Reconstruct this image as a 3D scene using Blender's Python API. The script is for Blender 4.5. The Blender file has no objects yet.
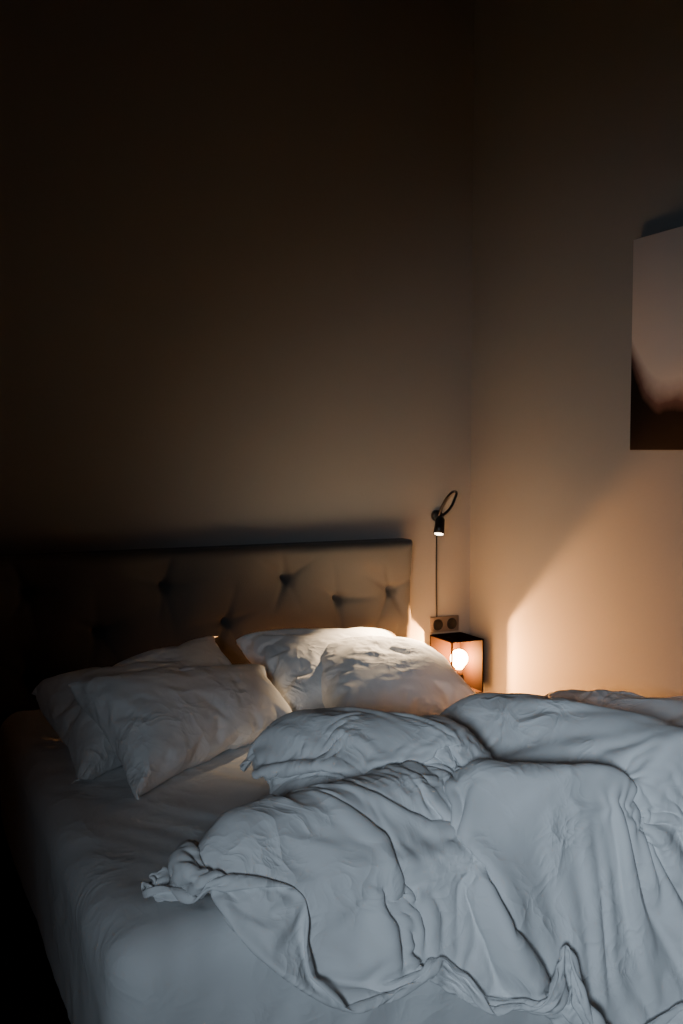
import bpy, bmesh, math, random, time
from mathutils import Vector, noise, Matrix
T0=time.time()
random.seed(4)
sc=bpy.context.scene
col=sc.collection
XW=0.365   # right wall plane
# ------------------------------------------------------------- helpers
def link(o,parent=None):
    col.objects.link(o)
    if parent: o.parent=parent
    return o
def empty(name):
    e=bpy.data.objects.new(name,None); col.objects.link(e); return e
def mesh_obj(name,verts,faces,mat=None,parent=None,smooth=False):
    me=bpy.data.meshes.new(name); me.from_pydata(verts,[],faces); me.update()
    o=bpy.data.objects.new(name,me); link(o,parent)
    if mat: me.materials.append(mat)
    if smooth:
        for p in me.polygons: p.use_smooth=True
    return o
def box(name,lo,hi,mat,parent=None,bevel=0,seg=2):
    bm=bmesh.new(); bmesh.ops.create_cube(bm,size=1)
    for v in bm.verts:
        v.co=Vector([lo[i]+(v.co[i]+.5)*(hi[i]-lo[i]) for i in range(3)])
    if bevel: bmesh.ops.bevel(bm,geom=bm.edges[:],offset=bevel,segments=seg,profile=.5,affect='EDGES')
    me=bpy.data.meshes.new(name); bm.to_mesh(me); bm.free()
    me.materials.append(mat)
    o=bpy.data.objects.new(name,me); link(o,parent)
    if bevel:
        for p in me.polygons: p.use_smooth=True
    return o
def tube(name,pts,r,mat,parent=None,cyclic=False):
    cu=bpy.data.curves.new(name,'CURVE'); cu.dimensions='3D'; cu.bevel_depth=r; cu.bevel_resolution=4; cu.use_fill_caps=True
    sp=cu.splines.new('BEZIER'); sp.bezier_points.add(len(pts)-1)
    for b,p in zip(sp.bezier_points,pts):
        b.co=p; b.handle_left_type='AUTO'; b.handle_right_type='AUTO'
    o=bpy.data.objects.new(name,cu)
    col.objects.link(o)
    dg=bpy.context.evaluated_depsgraph_get()
    me=bpy.data.meshes.new_from_object(o.evaluated_get(dg))
    bpy.data.objects.remove(o)
    me.materials.clear(); me.materials.append(mat)
    for p in me.polygons: p.use_smooth=True
    o=bpy.data.objects.new(name,me); link(o,parent); return o
def lathe(name,prof,origin,axis,mat,parent=None,n=32):
    q=Vector((0,0,1)).rotation_difference(Vector(axis).normalized())
    vs=[];fs=[]
    for r,h in prof:
        for i in range(n):
            a=2*math.pi*i/n
            vs.append(Vector(origin)+q@Vector((r*math.cos(a),r*math.sin(a),h)))
    for j in range(len(prof)-1):
        for i in range(n):
            fs.append((j*n+i,j*n+(i+1)%n,(j+1)*n+(i+1)%n,(j+1)*n+i))
    return mesh_obj(name,vs,fs,mat,parent,True)
# ------------------------------------------------------------- materials
def nmat(name):
    m=bpy.data.materials.new(name); m.use_nodes=True
    nt=m.node_tree; b=nt.nodes['Principled BSDF']; return m,nt,b
def mathnode(nt,op,a,bb=0.0,clamp=False):
    n=nt.nodes.new('ShaderNodeMath'); n.operation=op; n.use_clamp=clamp
    for k,v in enumerate((a,bb)):
        if isinstance(v,(int,float)): n.inputs[k].default_value=v
        else: nt.links.new(v,n.inputs[k])
    return n.outputs[0]
def simple(name,colr,rough=.6,metal=0,bump=0,bscale=50,vary=0,sheen=0,spec=.5):
    m,nt,b=nmat(name)
    b.inputs['Roughness'].default_value=rough; b.inputs['Metallic'].default_value=metal
    b.inputs['Specular IOR Level'].default_value=spec
    tc=nt.nodes.new('ShaderNodeTexCoord')
    n=nt.nodes.new('ShaderNodeTexNoise'); n.inputs['Scale'].default_value=bscale; n.inputs['Detail'].default_value=6
    nt.links.new(tc.outputs['Object'],n.inputs['Vector'])
    cr=nt.nodes.new('ShaderNodeMix'); cr.data_type='RGBA'
    cr.inputs[6].default_value=(*[c*(1-vary) for c in colr],1); cr.inputs[7].default_value=(*[min(1,c*(1+vary)) for c in colr],1)
    nt.links.new(n.outputs['Fac'],cr.inputs[0]); nt.links.new(cr.outputs[2],b.inputs['Base Color'])
    if bump:
        bp=nt.nodes.new('ShaderNodeBump'); bp.inputs['Strength'].default_value=bump; bp.inputs['Distance'].default_value=.01
        nt.links.new(n.outputs['Fac'],bp.inputs['Height']); nt.links.new(bp.outputs['Normal'],b.inputs['Normal'])
    if sheen:
        b.inputs['Sheen Weight'].default_value=sheen; b.inputs['Sheen Roughness'].default_value=.4
    return m
def fabric(name,colr,amp=1.0,dist=.011):
    """woven cotton with thin irregular press creases"""
    m,nt,b=nmat(name)
    b.inputs['Roughness'].default_value=.9; b.inputs['Base Color'].default_value=(*colr,1)
    b.inputs['Specular IOR Level'].default_value=.2
    tc=nt.nodes.new('ShaderNodeTexCoord')
    w=nt.nodes.new('ShaderNodeTexNoise'); w.inputs['Scale'].default_value=4; w.inputs['Detail'].default_value=2
    nt.links.new(tc.outputs['Object'],w.inputs['Vector'])
    vm=nt.nodes.new('ShaderNodeVectorMath'); vm.operation='MULTIPLY_ADD'
    vm.inputs[1].default_value=(.4,.4,.4)
    nt.links.new(w.outputs['Color'],vm.inputs[0]); nt.links.new(tc.outputs['Object'],vm.inputs[2])
    hs=None
    for sc_,st,wt in ((7,(1,.55,1),1.0),(13,(.6,1,1),.6),(26,(1,1,.7),.22)):
        mp=nt.nodes.new('ShaderNodeMapping'); mp.inputs['Scale'].default_value=st; mp.inputs['Rotation'].default_value=(0,0,sc_*.35)
        nt.links.new(vm.outputs[0],mp.inputs['Vector'])
        n=nt.nodes.new('ShaderNodeTexNoise'); n.inputs['Scale'].default_value=sc_; n.inputs['Detail'].default_value=1.5
        nt.links.new(mp.outputs[0],n.inputs['Vector'])
        d=mathnode(nt,'ABSOLUTE',mathnode(nt,'SUBTRACT',n.outputs['Fac'],.5))
        r=mathnode(nt,'SUBTRACT',1.0,mathnode(nt,'MULTIPLY',d,6.5),True)
        r=mathnode(nt,'POWER',r,1.6)
        r=mathnode(nt,'MULTIPLY',r,wt)
        hs=r if hs is None else mathnode(nt,'ADD',hs,r)
    mk=nt.nodes.new('ShaderNodeTexNoise'); mk.inputs['Scale'].default_value=5.5
    nt.links.new(tc.outputs['Object'],mk.inputs['Vector'])
    msk=mathnode(nt,'MULTIPLY',mathnode(nt,'SUBTRACT',mk.outputs['Fac'],.42),4.0,True)
    hs=mathnode(nt,'MULTIPLY',hs,msk)
    bp=nt.nodes.new('ShaderNodeBump'); bp.inputs['Strength'].default_value=min(1,amp); bp.inputs['Distance'].default_value=dist
    nt.links.new(hs,bp.inputs['Height']); nt.links.new(bp.outputs['Normal'],b.inputs['Normal'])
    return m
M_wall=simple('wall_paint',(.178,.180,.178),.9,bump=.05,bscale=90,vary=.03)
M_wall2=simple('low_bounce_wall_paint',(.06,.056,.052),.9,bump=.05,bscale=90,vary=.03)  # unseen left and front walls, darkened on purpose to cut bounce light
M_ceil=simple('ceiling_paint',(.12,.115,.11),.9)  # unseen ceiling, also darkened to hold back bounce
M_trim=simple('trim_paint',(.4,.39,.37),.6)
M_floor=simple('dark_wood_floor',(.05,.035,.025),.5,bump=.1,bscale=12,vary=.3)
M_cotton=fabric('white_cotton_duvet',(.80,.80,.80),.5)
M_pillow=fabric('white_cotton_pillow',(.84,.83,.82),.5,.009)
M_sheet=fabric('white_cotton_sheet',(.76,.76,.76),.25,.008)
M_velvet=simple('taupe_velvet',(.058,.058,.056),.85,bump=.15,bscale=260,vary=.12,sheen=.12)
M_black=simple('black_metal',(.012,.012,.013),.35,metal=.6)
M_boxm=simple('black_powder_coat',(.0030,.0013,.0005),.9,vary=.1,spec=.02)
M_plate=simple('outlet_plastic',(.08,.065,.055),.45)
M_dark=simple('bed_base_fabric',(.05,.045,.042),.9)

# ------------------------------------------------------------- room
XL,YF,ZC=-4.4,-5.8,3.8
box('floor',(XL-.1,YF-.1,-.1),(XW+.1,.1,0),M_floor)
box('ceiling',(XL-.1,YF-.1,ZC),(XW+.1,.1,ZC+.1),M_ceil)
box('wall_back',(XL-.1,0,0),(XW+.1,.1,ZC),M_wall)
box('wall_right',(XW,YF-.1,0),(XW+.1,0,ZC),M_wall)
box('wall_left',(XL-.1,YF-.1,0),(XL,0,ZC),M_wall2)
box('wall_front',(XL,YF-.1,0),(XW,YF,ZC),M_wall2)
box('baseboard_back',(XL,-.015,0),(XW,0,.1),M_trim)
box('baseboard_right',(XW-.015,YF,0),(XW,-.015,.1),M_trim)

# ------------------------------------------------------------- bed
BX0,BX1,BY0,BY1,MZ=-1.76,0.0,-2.10,-.14,.55
MB=.09
bed=empty('bed')
box('base',(BX0+.05,BY0+.05,.04),(BX1-.04,BY1,MB),M_dark,bed,.01)
for i,(x,y) in enumerate([(BX0+.12,BY0+.12),(BX1-.12,BY0+.12),(BX0+.12,BY1-.12),(BX1-.12,BY1-.12)]):
    lathe('leg_%d'%(i+1),[(0,0),(.03,0),(.035,.045),(0,.045)],(x,y,0),(0,0,1),M_black,bed,16)
bm=bmesh.new(); bmesh.ops.create_cube(bm,size=1)
for v in bm.verts:
    v.co=Vector((BX0+(v.co.x+.5)*(BX1-BX0),BY0+(v.co.y+.5)*(BY1-BY0),MB+(v.co.z+.5)*(MZ-MB)))
bmesh.ops.bevel(bm,geom=bm.edges[:],offset=.085,segments=7,profile=.5,affect='EDGES')
bmesh.ops.subdivide_edges(bm,edges=[e for e in bm.edges if e.calc_length()>.5],cuts=90,use_grid_fill=True)
bmesh.ops.subdivide_edges(bm,edges=[e for e in bm.edges if e.calc_length()>.1],cuts=12,use_grid_fill=True)
me=bpy.data.meshes.new('mattress'); bm.normal_update()
for v in bm.verts:
    p=v.co
    q=Vector((p.x*4+p.y*3,p.y*1.6-p.x*.5,p.z*4))
    foot=max(0,min(1,(-1.6-p.y)/.3))
    w=.006*noise.noise(q)+.007*(.5-abs(noise.noise(q*2.3)))
    w+=foot*.010*(noise.noise(Vector((p.x*4,p.y*4,p.z*5)))-abs(noise.noise(Vector((p.x*9-p.z*5,p.y*5,p.z*3)))))
    v.co=p+v.normal*w
bm.to_mesh(me); bm.free(); me.materials.append(M_sheet)
for p in me.polygons: p.use_smooth=True
link(bpy.data.objects.new('mattress',me),bed)
# headboard, tufted
HX0,HX1,HZ0,HZ1=-1.87,0.0,.12,1.105
tufts=[(-.10,.885),(-.36,.865),(-.60,.965),(-1.12,.965),(-1.64,.965)]
tufts+=[(-.86,.80),(-1.38,.80),(-.10,.62),(-.60,.64),(-1.12,.64),(-1.64,.64)]
def segd(px,pz,a,b):
    ax,az=a;bx,bz=b
    dx,dz=bx-ax,bz-az; L=dx*dx+dz*dz
    t=max(0,min(1,((px-ax)*dx+(pz-az)*dz)/L))
    return math.hypot(px-ax-t*dx,pz-az-t*dz),t
creases=[]
for i,(x,z) in enumerate(tufts):
    rr=random.Random(i)
    for k in range(5):
        an=[.25,2.8,1.7,-1.2,4.3][k]+rr.uniform(-.35,.35); ln=rr.uniform(.12,.22)
        creases.append(((x,z),(x+ln*math.cos(an),z+ln*math.sin(an)),rr.uniform(.6,1.3)))
NX,NZ=240,130
vs=[];fs=[]
for j in range(NZ+1):
    for i in range(NX+1):
        x=HX0+(HX1-HX0)*i/NX; z=HZ0+(HZ1-HZ0)*j/NZ
        e=min(x-HX0,HX1-x,HZ1-z)
        r=.045
        d=.0
        if e<r: d+= r-math.sqrt(max(0,r*r-(r-e)**2))
        for tx,tz in tufts:
            dd=math.hypot(x-tx,z-tz)
            if dd<.4: d+=.018*math.exp(-(dd/.024)**2)+.038*math.exp(-(dd/.12)**1.6)
        for a,b,am in creases:
            s,t=segd(x,z,a,b)
            if s<.06:
                d+=am*.012*math.exp(-(s/.014)**2)*(1-t)
        d+=.006*noise.noise(Vector((x*6,z*9,0)))
        vs.append((x,-.140+min(d,.1),z))
for j in range(NZ):
    for i in range(NX):
        a=j*(NX+1)+i; fs.append((a,a+1,a+NX+2,a+NX+1))
nb=len(vs)
border=[i for i in range(NX+1)]+[ (j)*(NX+1)+NX for j in range(1,NZ+1)]+[NZ*(NX+1)+i for i in range(NX-1,-1,-1)]+[j*(NX+1) for j in range(NZ-1,0,-1)]
for k in border: vs.append((vs[k][0],-.012,vs[k][2]))
L=len(border)
for k in range(L):
    fs.append((border[(k+1)%L],border[k],nb+k,nb+(k+1)%L))
fs.append([nb+k for k in range(L)])
mesh_obj('headboard',vs,fs,M_velvet,bed,True)

# ------------------------------------------------------------- cloth: forms
def sstep(a,b,x):
    t=max(0,min(1,(x-a)/(b-a))); return t*t*(3-2*t)
def curve(pts):
    P=[Vector(p) for p in pts]
    ls=[0]
    for a,b in zip(P,P[1:]): ls.append(ls[-1]+(b-a).length)
    def f(t):
        s=t*ls[-1]
        for k in range(len(P)-1):
            if s<=ls[k+1] or k==len(P)-2:
                u=(s-ls[k])/(ls[k+1]-ls[k])
                p0=P[max(0,k-1)];p1_=P[k];p2_=P[k+1];p3_=P[min(len(P)-1,k+2)]
                return .5*((2*p1_)+(p2_-p0)*u+(2*p0-5*p1_+4*p2_-p3_)*u*u+(3*p1_-p0-3*p2_+p3_)*u**3)
    return f
Rc=curve([(-1.25,-1.42),(-1.04,-1.37),(-.78,-1.33),(-.3,-1.20),(.335,-1.18)])
Hc=curve([(-1.66,-1.97),(-1.42,-2.12),(-1.14,-2.31),(-.82,-2.48),(-.42,-2.68),(.335,-2.80)])
Lc=curve([(-1.25,-1.42),(-1.27,-1.62),(-1.43,-1.76),(-1.66,-1.97)])
Tc=curve([(.335,-1.18),(.335,-1.6),(.335,-2.1),(.335,-2.80)])
bound=[Lc(k/24) for k in range(25)]+[Hc(k/40) for k in range(1,41)]+[Tc(1-k/6) for k in range(1,7)]+[Rc(1-k/30) for k in range(1,30)]
def inside(x,y):
    c=False;n=len(bound)
    for k in range(n):
        a=bound[k];b=bound[(k+1)%n]
        if (a.y>y)!=(b.y>y) and x<(b.x-a.x)*(y-a.y)/(b.y-a.y)+a.x: c=not c
    return c
bnd=[Lc(k/24) for k in range(25)]+[Hc(k/40) for k in range(1,41)]+[Rc(k/30) for k in range(30)]
def puff(x,y):
    if not inside(x,y): return 0
    d=min((x-p.x)**2+(y-p.y)**2 for p in bnd)**.5
    return .045*sstep(0,.13,d)
ridges=[ # polyline, radius, height
 ([(-1.12,-1.54),(-1.01,-1.64),(-.86,-1.77)],.16,.21),
 ([(-1.02,-1.90),(-1.25,-1.95),(-1.44,-1.98)],.11,.13),
 ([(-.56,-1.56),(-.43,-1.72),(-.37,-1.92),(-.33,-2.10)],.145,.205),
 ([(-.14,-1.40),(-.03,-1.54),(.12,-1.74)],.12,.12),
 ([(-.84,-2.00),(-.72,-2.08),(-.58,-2.14)],.10,.16),
]
def mound(x,y):
    h=0
    for pl,r,H in ridges:
        best=9
        for a,b in zip(pl,pl[1:]):
            d,_=segd(x,y,a,b); best=min(best,d)
        q=best/r
        if q<1.6:
            v=H*math.exp(-(q*1.05)**2.8)
            h=math.log(math.exp(18*h)+math.exp(18*v)-1)/18 if v>0 else h
    h+=.035*max(0,noise.noise(Vector((x*5,y*5,4.2))))*min(1,.35+h/.08)
    return h+puff(x,y)*(1-min(1,h/.2)*.6)
def form(x,y):
    ex=max(BX0-x,x-BX1-.10,BY0-y,0)
    base=MZ+.010
    z=base+mound(x,y)
    if ex>0: z-= ex*7
    return max(z,.02)
N1=140
vs=[];fs=[]
x0,x1,y0,y1=-2.0,.36,-2.5,-.9
for j in range(N1+1):
    for i in range(N1+1):
        x=x0+(x1-x0)*i/N1;y=y0+(y1-y0)*j/N1
        vs.append((x,y,form(x,y)))
for j in range(N1):
    for i in range(N1):
        a=j*(N1+1)+i; fs.append((a,a+1,a+N1+2,a+N1+1))
formo=mesh_obj('tmp_form',vs,fs)
flo=mesh_obj('tmp_floor',[(-4,-5,.01),(2,-5,.01),(2,1,.01),(-4,1,.01)],[(0,1,2,3)])
for o in (formo,flo):
    o.modifiers.new('c','COLLISION'); o.collision.thickness_outer=.006; o.collision.cloth_friction=40
# duvet: an oversized cloth that is gathered by a few held points on to its footprint
NU,NV=170,142
CX,CY=-.70,-1.72
base=[];targ=[];fs=[]
for j in range(NV+1):
    v=j/NV
    for i in range(NU+1):
        u=i/NU
        R=Rc(u);H=Hc(u);Lf=Lc(v);Rt=Tc(v)
        P=R*(1-v)+H*v+Lf*(1-u)+Rt*u-(Rc(0)*(1-u)*(1-v)+Rc(1)*u*(1-v)+Hc(0)*(1-u)*v+Hc(1)*u*v)
        x,y=P.x,P.y
        tx,ty=x,y
        over=max(0,BY0-.02-y)
        cx=min(max(x,BX0),BX1+.05); cy=max(y,BY0)
        fz=form(cx,cy)
        tz=fz+.02
        if over>0: ty=BY0-.02-over*.22; tz-=over*.9
        targ.append(Vector((tx,ty,max(tz,.03))))
        z=fz+.10+.06*noise.noise(Vector((x*2.2,y*2.2,3)))+.035*noise.noise(Vector((x*6,y*6,1)))+.012*noise.noise(Vector((x*14,y*14,1)))
        wv=Vector((noise.noise(Vector((x*2.4,y*2.4,11))),noise.noise(Vector((x*2.4,y*2.4,23)))))*.20
        base.append(Vector((CX+(x-CX)*1.38+wv.x-(v-.5)*.60,CY+(y-CY)*1.44+wv.y,z)))
for j in range(NV):
    for i in range(NU):
        a=j*(NU+1)+i; fs.append((a,a+NU+1,a+NU+2,a+1))
duvet=mesh_obj('duvet',base,fs,M_cotton,None,True)
duvet.shape_key_add(name='Basis')
sk=duvet.shape_key_add(name='gather')
for k,p in enumerate(targ): sk.data[k].co=p
sk.value=0; sk.keyframe_insert('value',frame=1)
sk.value=1; sk.keyframe_insert('value',frame=25)
vg=duvet.vertex_groups.new(name='pin')
pins=set()
for j in range(NV+1):
    for i in range(NU+1):
        k=j*(NU+1)+i
        if i==0 and j%17==0: pins.add(k)
        if i==NU and j%6==0: pins.add(k)
        if (j==0) and i%10==0: pins.add(k)
        if j==NV and (i%27==0 or (i>100 and i%12==0)): pins.add(k)
PP=[(-.72,-1.56),(-.67,-1.68),(-.62,-1.82),(-.60,-1.93),(-.52,-2.02),
 (-.98,-1.85),(-1.12,-1.83),(-.80,-1.88),(-.97,-2.03),(-.70,-1.97),
 (-.32,-1.44),(-.22,-1.62),(-.14,-1.78),(-.08,-1.95),
 (-1.15,-2.07),(-1.30,-1.84)]
for (px,py) in PP:
    best=min(range(len(targ)),key=lambda k:(targ[k].x-px)**2+(targ[k].y-py)**2+ (0 if targ[k].z>.5 else 1))
    sk.data[best].co.z=min(MZ+.035,targ[best].z)
    pins.add(best)
vg.add(list(pins),1.0,'REPLACE')
def cloth(o,mass=.3,tens=15,bend=.5,grav=1,press=None,grow=-.1,self=True,q=6,damp=1):
    m=o.modifiers.new('cloth','CLOTH'); s=m.settings
    s.quality=q; s.mass=mass; s.tension_stiffness=tens; s.compression_stiffness=tens; s.shear_stiffness=tens*.4
    s.bending_stiffness=bend; s.air_damping=damp; s.effector_weights.gravity=grav
    s.shrink_min=grow
    if press is not None:
        s.use_pressure=True; s.uniform_pressure_force=press
    cs=m.collision_settings; cs.use_collision=grav>0; cs.distance_min=.006; cs.collision_quality=3
    cs.use_self_collision=self; cs.self_distance_min=.006
    m.point_cache.frame_start=1; m.point_cache.frame_end=60
    return m
m=cloth(duvet,.35,14,.32,grow=0,self=True,damp=2,q=5)
m.settings.vertex_group_mass='pin'
# pillows
def pillow(name,BL,BR,TR,TL,T,seed,nu=84,nv=64,press=1.2,grow=-.15,lump=.016):
    c=[Vector(p) for p in (BL,BR,TR,TL)]
    nrm=((c[1]-c[0]).cross(c[3]-c[0])).normalized()
    def P(u,v,s):
        pin=.035
        cu=4*u*(1-u); cv=4*v*(1-v)
        uu=u+(0.5-u)*pin*2*cv*abs(2*u-1)**2
        vv=v+(0.5-v)*pin*2*cu*abs(2*v-1)**2
        b=(c[0]*(1-uu)+c[1]*uu)*(1-vv)+(c[3]*(1-uu)+c[2]*uu)*vv
        h=T*(1-abs(2*u-1)**2.4)**.7*(1-abs(2*v-1)**2.4)**.7
        h*=1+.3*noise.noise(Vector((u*3,v*3,seed)))
        if s>0: h+=lump*noise.noise(Vector((u*9+v*4,v*6,seed+3)))*(h>0.01)
        b=b+nrm*(.02*noise.noise(Vector((u*2.5,v*2.5,seed+7))))
        return b+nrm*(s*h)
    vs=[];idx={}
    for s in (1,-1):
        for j in range(nv+1):
            for i in range(nu+1):
                edge=i in(0,nu) or j in(0,nv)
                if edge and s==-1: idx[(s,i,j)]=idx[(1,i,j)]; continue
                idx[(s,i,j)]=len(vs); vs.append(P(i/nu,j/nv,s if s>0 else -.75))
    fs=[]
    for j in range(nv):
        for i in range(nu):
            f=[(i,j),(i+1,j),(i+1,j+1),(i,j+1)]
            fs.append([idx[(1,a,b)] for a,b in f]); fs.append([idx[(-1,a,b)] for a,b in reversed(f)])
    o=mesh_obj(name,vs,fs,M_pillow,None,True)
    cloth(o,.3,15,.03,grav=0,press=press,grow=grow,self=False,q=6,damp=3)
    return o
p1=pillow('pillow',(-.82,-1.05,.60),(-.20,-1.02,.59),(-.13,-.44,.675),(-.68,-.44,.735),.082,1,grow=-.11,lump=.016)
p2=pillow('pillow',(-1.64,-1.18,.585),(-.92,-.62,.60),(-.95,-.22,.77),(-1.72,-.57,.69),.06,2,grow=-.07,lump=.008)
p3=pillow('pillow',(-1.53,-1.38,.585),(-.88,-.91,.59),(-.85,-.50,.68),(-1.64,-.88,.79),.072,3,grow=-.065,lump=.010)
p4=pillow('pillow',(-.92,-.82,.585),(-.22,-.80,.585),(-.14,-.21,.695),(-.86,-.20,.755),.055,5,grow=-.08,lump=.012)
NF=42
for f in range(1,NF+1):
    sc.frame_set(f)
dg=bpy.context.evaluated_depsgraph_get()
for o in (duvet,p1,p2,p3,p4):
    me=bpy.data.meshes.new_from_object(o.evaluated_get(dg))
    o.modifiers.clear()
    if o is duvet: o.shape_key_clear()
    o.data=me
    for p in me.polygons: p.use_smooth=True
    for v in me.vertices:
        if v.co.x>XW-.022: v.co.x=XW-.022-.002*random.random()
        if o is not duvet and v.co.z<MZ+.004: v.co.z=MZ+.004
for o in (formo,flo): bpy.data.objects.remove(o)
sc.frame_set(1)
s=duvet.modifiers.new('thick','SOLIDIFY'); s.thickness=.007; s.offset=1
duvet.modifiers.new('ss','SUBSURF').render_levels=1
for o in (p1,p2,p3,p4):
    o.modifiers.new('ss','SUBSURF').render_levels=1

# ------------------------------------------------------------- bedside shelf cube (open at front and at the bed side)
sh=empty('bedside_shelf')
SX0,SX1,SY0,SY1,SZ0,SZ1=.144,.310,-.205,-.012,.410,.655
t=.006
box('top',(SX0,SY0,SZ1-t),(SX1,SY1,SZ1),M_boxm,sh,.001)
box('bottom',(SX0,SY0,SZ0),(SX1,SY1,SZ0+t),M_boxm,sh,.001)
box('post_front',(SX0,SY0,SZ0+t),(SX0+t,SY0+t,SZ1-t),M_boxm,sh)
box('side_right',(SX1-t,SY0,SZ0+t),(SX1,SY1,SZ1-t),M_boxm,sh,.001)
box('back',(SX0,SY1-t,SZ0+t),(SX1-t,SY1,SZ1-t),M_boxm,sh,.001)
box('wall_bracket',(SX0+.01,SY1,SZ0+.02),(SX1-.01,-.0,SZ0+.045),M_black,sh)
bulb=empty('light_bulb')
BP=Vector((.250,-.095,.552))
m,nt,b=nmat('bulb_glass')
out=nt.nodes['Material Output']; nt.nodes.remove(b)
tr=nt.nodes.new('ShaderNodeBsdfTransparent'); em=nt.nodes.new('ShaderNodeEmission'); ad=nt.nodes.new('ShaderNodeAddShader')
em.inputs['Color'].default_value=(1,.64,.30,1); em.inputs['Strength'].default_value=26
nt.links.new(tr.outputs[0],ad.inputs[0]); nt.links.new(em.outputs[0],ad.inputs[1]); nt.links.new(ad.outputs[0],out.inputs[0])
prof=[(0,.041)]+[(.041*math.sin(a),.041*math.cos(a)) for a in [math.pi*k/16 for k in range(1,13)]]+[(.016,-.047),(.0135,-.052)]
lathe('globe',prof,BP,(0,0,1),m,bulb)
lathe('socket',[(.0,-.050),(.016,-.050),(.017,-.075),(.022,-.085),(.022,SZ0+t-BP.z),(0,SZ0+t-BP.z)],BP,(0,0,1),M_boxm,bulb)
ld=bpy.data.lights.new('filament_light','POINT'); ld.energy=320; ld.color=(1,.39,.10); ld.shadow_soft_size=.013
lo=bpy.data.objects.new('filament_light',ld); lo.location=BP; link(lo,bulb)
tube('power_cable',[(.30,-.02,.425),(.335,-.03,.405),(.345,-.04,.29),(.335,-.03,.15),(.30,-.03,.03)],.003,M_black,sh)
ol=empty('wall_outlet')
box('plate',(.150,-.010,.661),(.300,0,.734),M_plate,ol,.003)
for k,cx in enumerate((.188,.262)):
    lathe('socket_%d'%(k+1),[(.027,.0),(.026,.0015),(.024,.0015),(.022,.0003),(0,.0003)],(cx,-.0102,.697),(0,-1,0),M_black,ol,24)
# ------------------------------------------------------------- reading lamp
rl=empty('wall_reading_lamp')
LX,LZ=.180,1.20
lathe('wall_mount',[(0,.0),(.026,0),(.026,.02),(.022,.026),(0,.027)],(LX,-.0,LZ),(0,-1,0),M_black,rl)
tip=Vector((.018,-.300,1.143)); tgt=Vector((-.40,-.58,.64)); ax=(Vector((-.25,-.25,-.95))).normalized()
headtop=tip-ax*.075
tube('gooseneck',[(LX,-.02,LZ),(LX+.005,-.05,LZ+.05),(LX+.010,-.10,LZ+.10),(LX-.005,-.18,LZ+.115),(LX-.055,-.25,LZ+.085),(LX-.10,-.28,LZ+.045),headtop],.006,M_black,rl)
lathe('lamp_head',[(0,0),(.014,0),(.020,.01),(.022,.045),(.024,.075),(.022,.075),(.018,.055),(0,.055)],headtop,ax,M_black,rl)
m2,nt,b=nmat('led_lens'); b.inputs['Emission Color'].default_value=(1,.85,.65,1); b.inputs['Emission Strength'].default_value=14
lathe('lens',[(0,-.001),(.018,-.001),(.0185,-.005)],tip,ax,m2,rl)
tube('cord',[(LX-.002,-.012,LZ-.02),(LX-.004,-.012,LZ-.2),(LX-.003,-.012,.85),(LX,-.012,.734)],.0035,M_black,rl)
ax2=(tgt-tip).normalized()
sd=bpy.data.lights.new('led_beam','SPOT'); sd.energy=290; sd.color=(1,.72,.43); sd.spot_size=math.radians(54); sd.spot_blend=1; sd.shadow_soft_size=.012
so=bpy.data.objects.new('led_beam',sd); so.location=tip+ax*.004; so.rotation_euler=ax2.to_track_quat('-Z','Y').to_euler(); link(so,rl)

# ------------------------------------------------------------- painting on right wall
pt=empty('painting')
PY0,PY1,PZ0,PZ1=-1.98,-1.11,1.50,2.25
m,nt,b=nmat('abstract_canvas')
b.inputs['Roughness'].default_value=1; b.inputs['Specular IOR Level'].default_value=.05
geo=nt.nodes.new('ShaderNodeTexCoord'); sx=nt.nodes.new('ShaderNodeSeparateXYZ')
nt.links.new(geo.outputs['Object'],sx.inputs[0])
nz=nt.nodes.new('ShaderNodeTexNoise'); nz.inputs['Scale'].default_value=7; nz.inputs['Detail'].default_value=8
nt.links.new(geo.outputs['Object'],nz.inputs['Vector'])
mth=lambda op,a,bb: mathnode(nt,op,a,bb)
hy=mth('SUBTRACT',PY1,sx.outputs[1]); hz=mth('SUBTRACT',sx.outputs[2],PZ0)
curve_=mth('ADD',mth('MULTIPLY',mth('POWER',mth('SUBTRACT',1.0,mth('MINIMUM',mth('MULTIPLY',hy,6.0),1.0)),2.0),.17),.14)
dd=mth('ADD',mth('SUBTRACT',hz,curve_),mth('MULTIPLY',mth('SUBTRACT',nz.outputs['Fac'],.5),.08))
rp=nt.nodes.new('ShaderNodeValToRGB')
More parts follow.
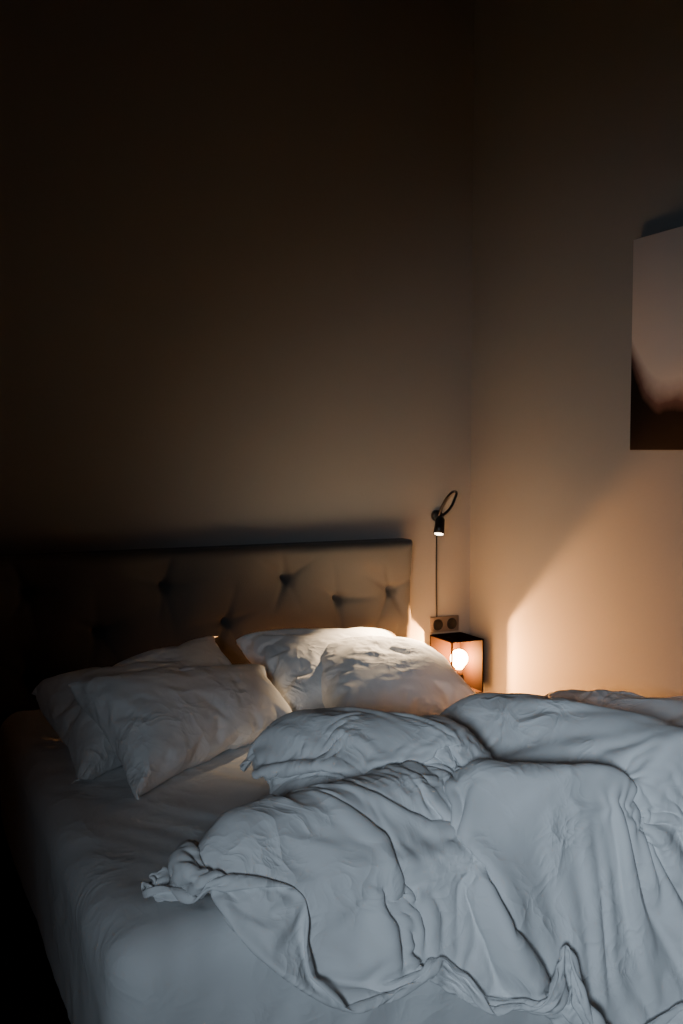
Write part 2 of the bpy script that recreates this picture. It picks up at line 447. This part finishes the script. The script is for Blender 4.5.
nt.links.new(mth('ADD',mth('MULTIPLY',dd,3.0),.5),rp.inputs[0])
e=rp.color_ramp.elements
e[0].position=.44;e[0].color=(.006,.004,.004,1)
e[1].position=.80;e[1].color=(.44,.40,.385,1)
k=rp.color_ramp.elements.new(.56);k.color=(.08,.048,.045,1)
nt.links.new(rp.outputs[0],b.inputs['Base Color'])
box('canvas',(XW-.03,PY0,PZ0),(XW-.001,PY1,PZ1),m,pt,.003)

# ------------------------------------------------------------- window + cool evening light
wn=empty('window_1')
wx,wz=-3.5,1.75
for nme,lo_,hi_ in (('frame_bottom',(wx-.6,YF,wz-.9),(wx+.6,YF+.06,wz-.84)),('frame_top',(wx-.6,YF,wz+.84),(wx+.6,YF+.06,wz+.9)),('frame_side_1',(wx-.6,YF,wz-.84),(wx-.54,YF+.06,wz+.84)),('frame_side_2',(wx+.54,YF,wz-.84),(wx+.6,YF+.06,wz+.84))):
    box(nme,lo_,hi_,M_trim,wn)
mg=simple('dusk_glass',(.05,.07,.1),.1)
box('glass',(wx-.54,YF,wz-.84),(wx+.54,YF+.012,wz+.84),mg,wn)
ad_=bpy.data.lights.new('window_light','AREA'); ad_.shape='RECTANGLE'; ad_.size=.5; ad_.size_y=.7; ad_.energy=7.0; ad_.color=(.68,.84,1.0); ad_.spread=math.radians(44)
ao=bpy.data.objects.new('window_light',ad_); ao.location=(wx,YF+.35,wz)
dirv=Vector((-.08,-1.85,.70))-ao.location
ao.rotation_euler=dirv.to_track_quat('-Z','Y').to_euler(); link(ao,wn)
w=bpy.data.worlds.new('world'); sc.world=w; w.use_nodes=True
w.node_tree.nodes['Background'].inputs[0].default_value=(.02,.03,.05,1); w.node_tree.nodes['Background'].inputs[1].default_value=.2
# ------------------------------------------------------------- camera
cd=bpy.data.cameras.new('camera'); cd.sensor_fit='VERTICAL'; cd.sensor_height=36; cd.lens=1000/1024*36
co=bpy.data.objects.new('camera',cd); col.objects.link(co)
co.location=(-2.142,-3.956,1.5)
co.rotation_euler=(math.radians(90-3.55),0,-math.radians(25))
sc.camera=co
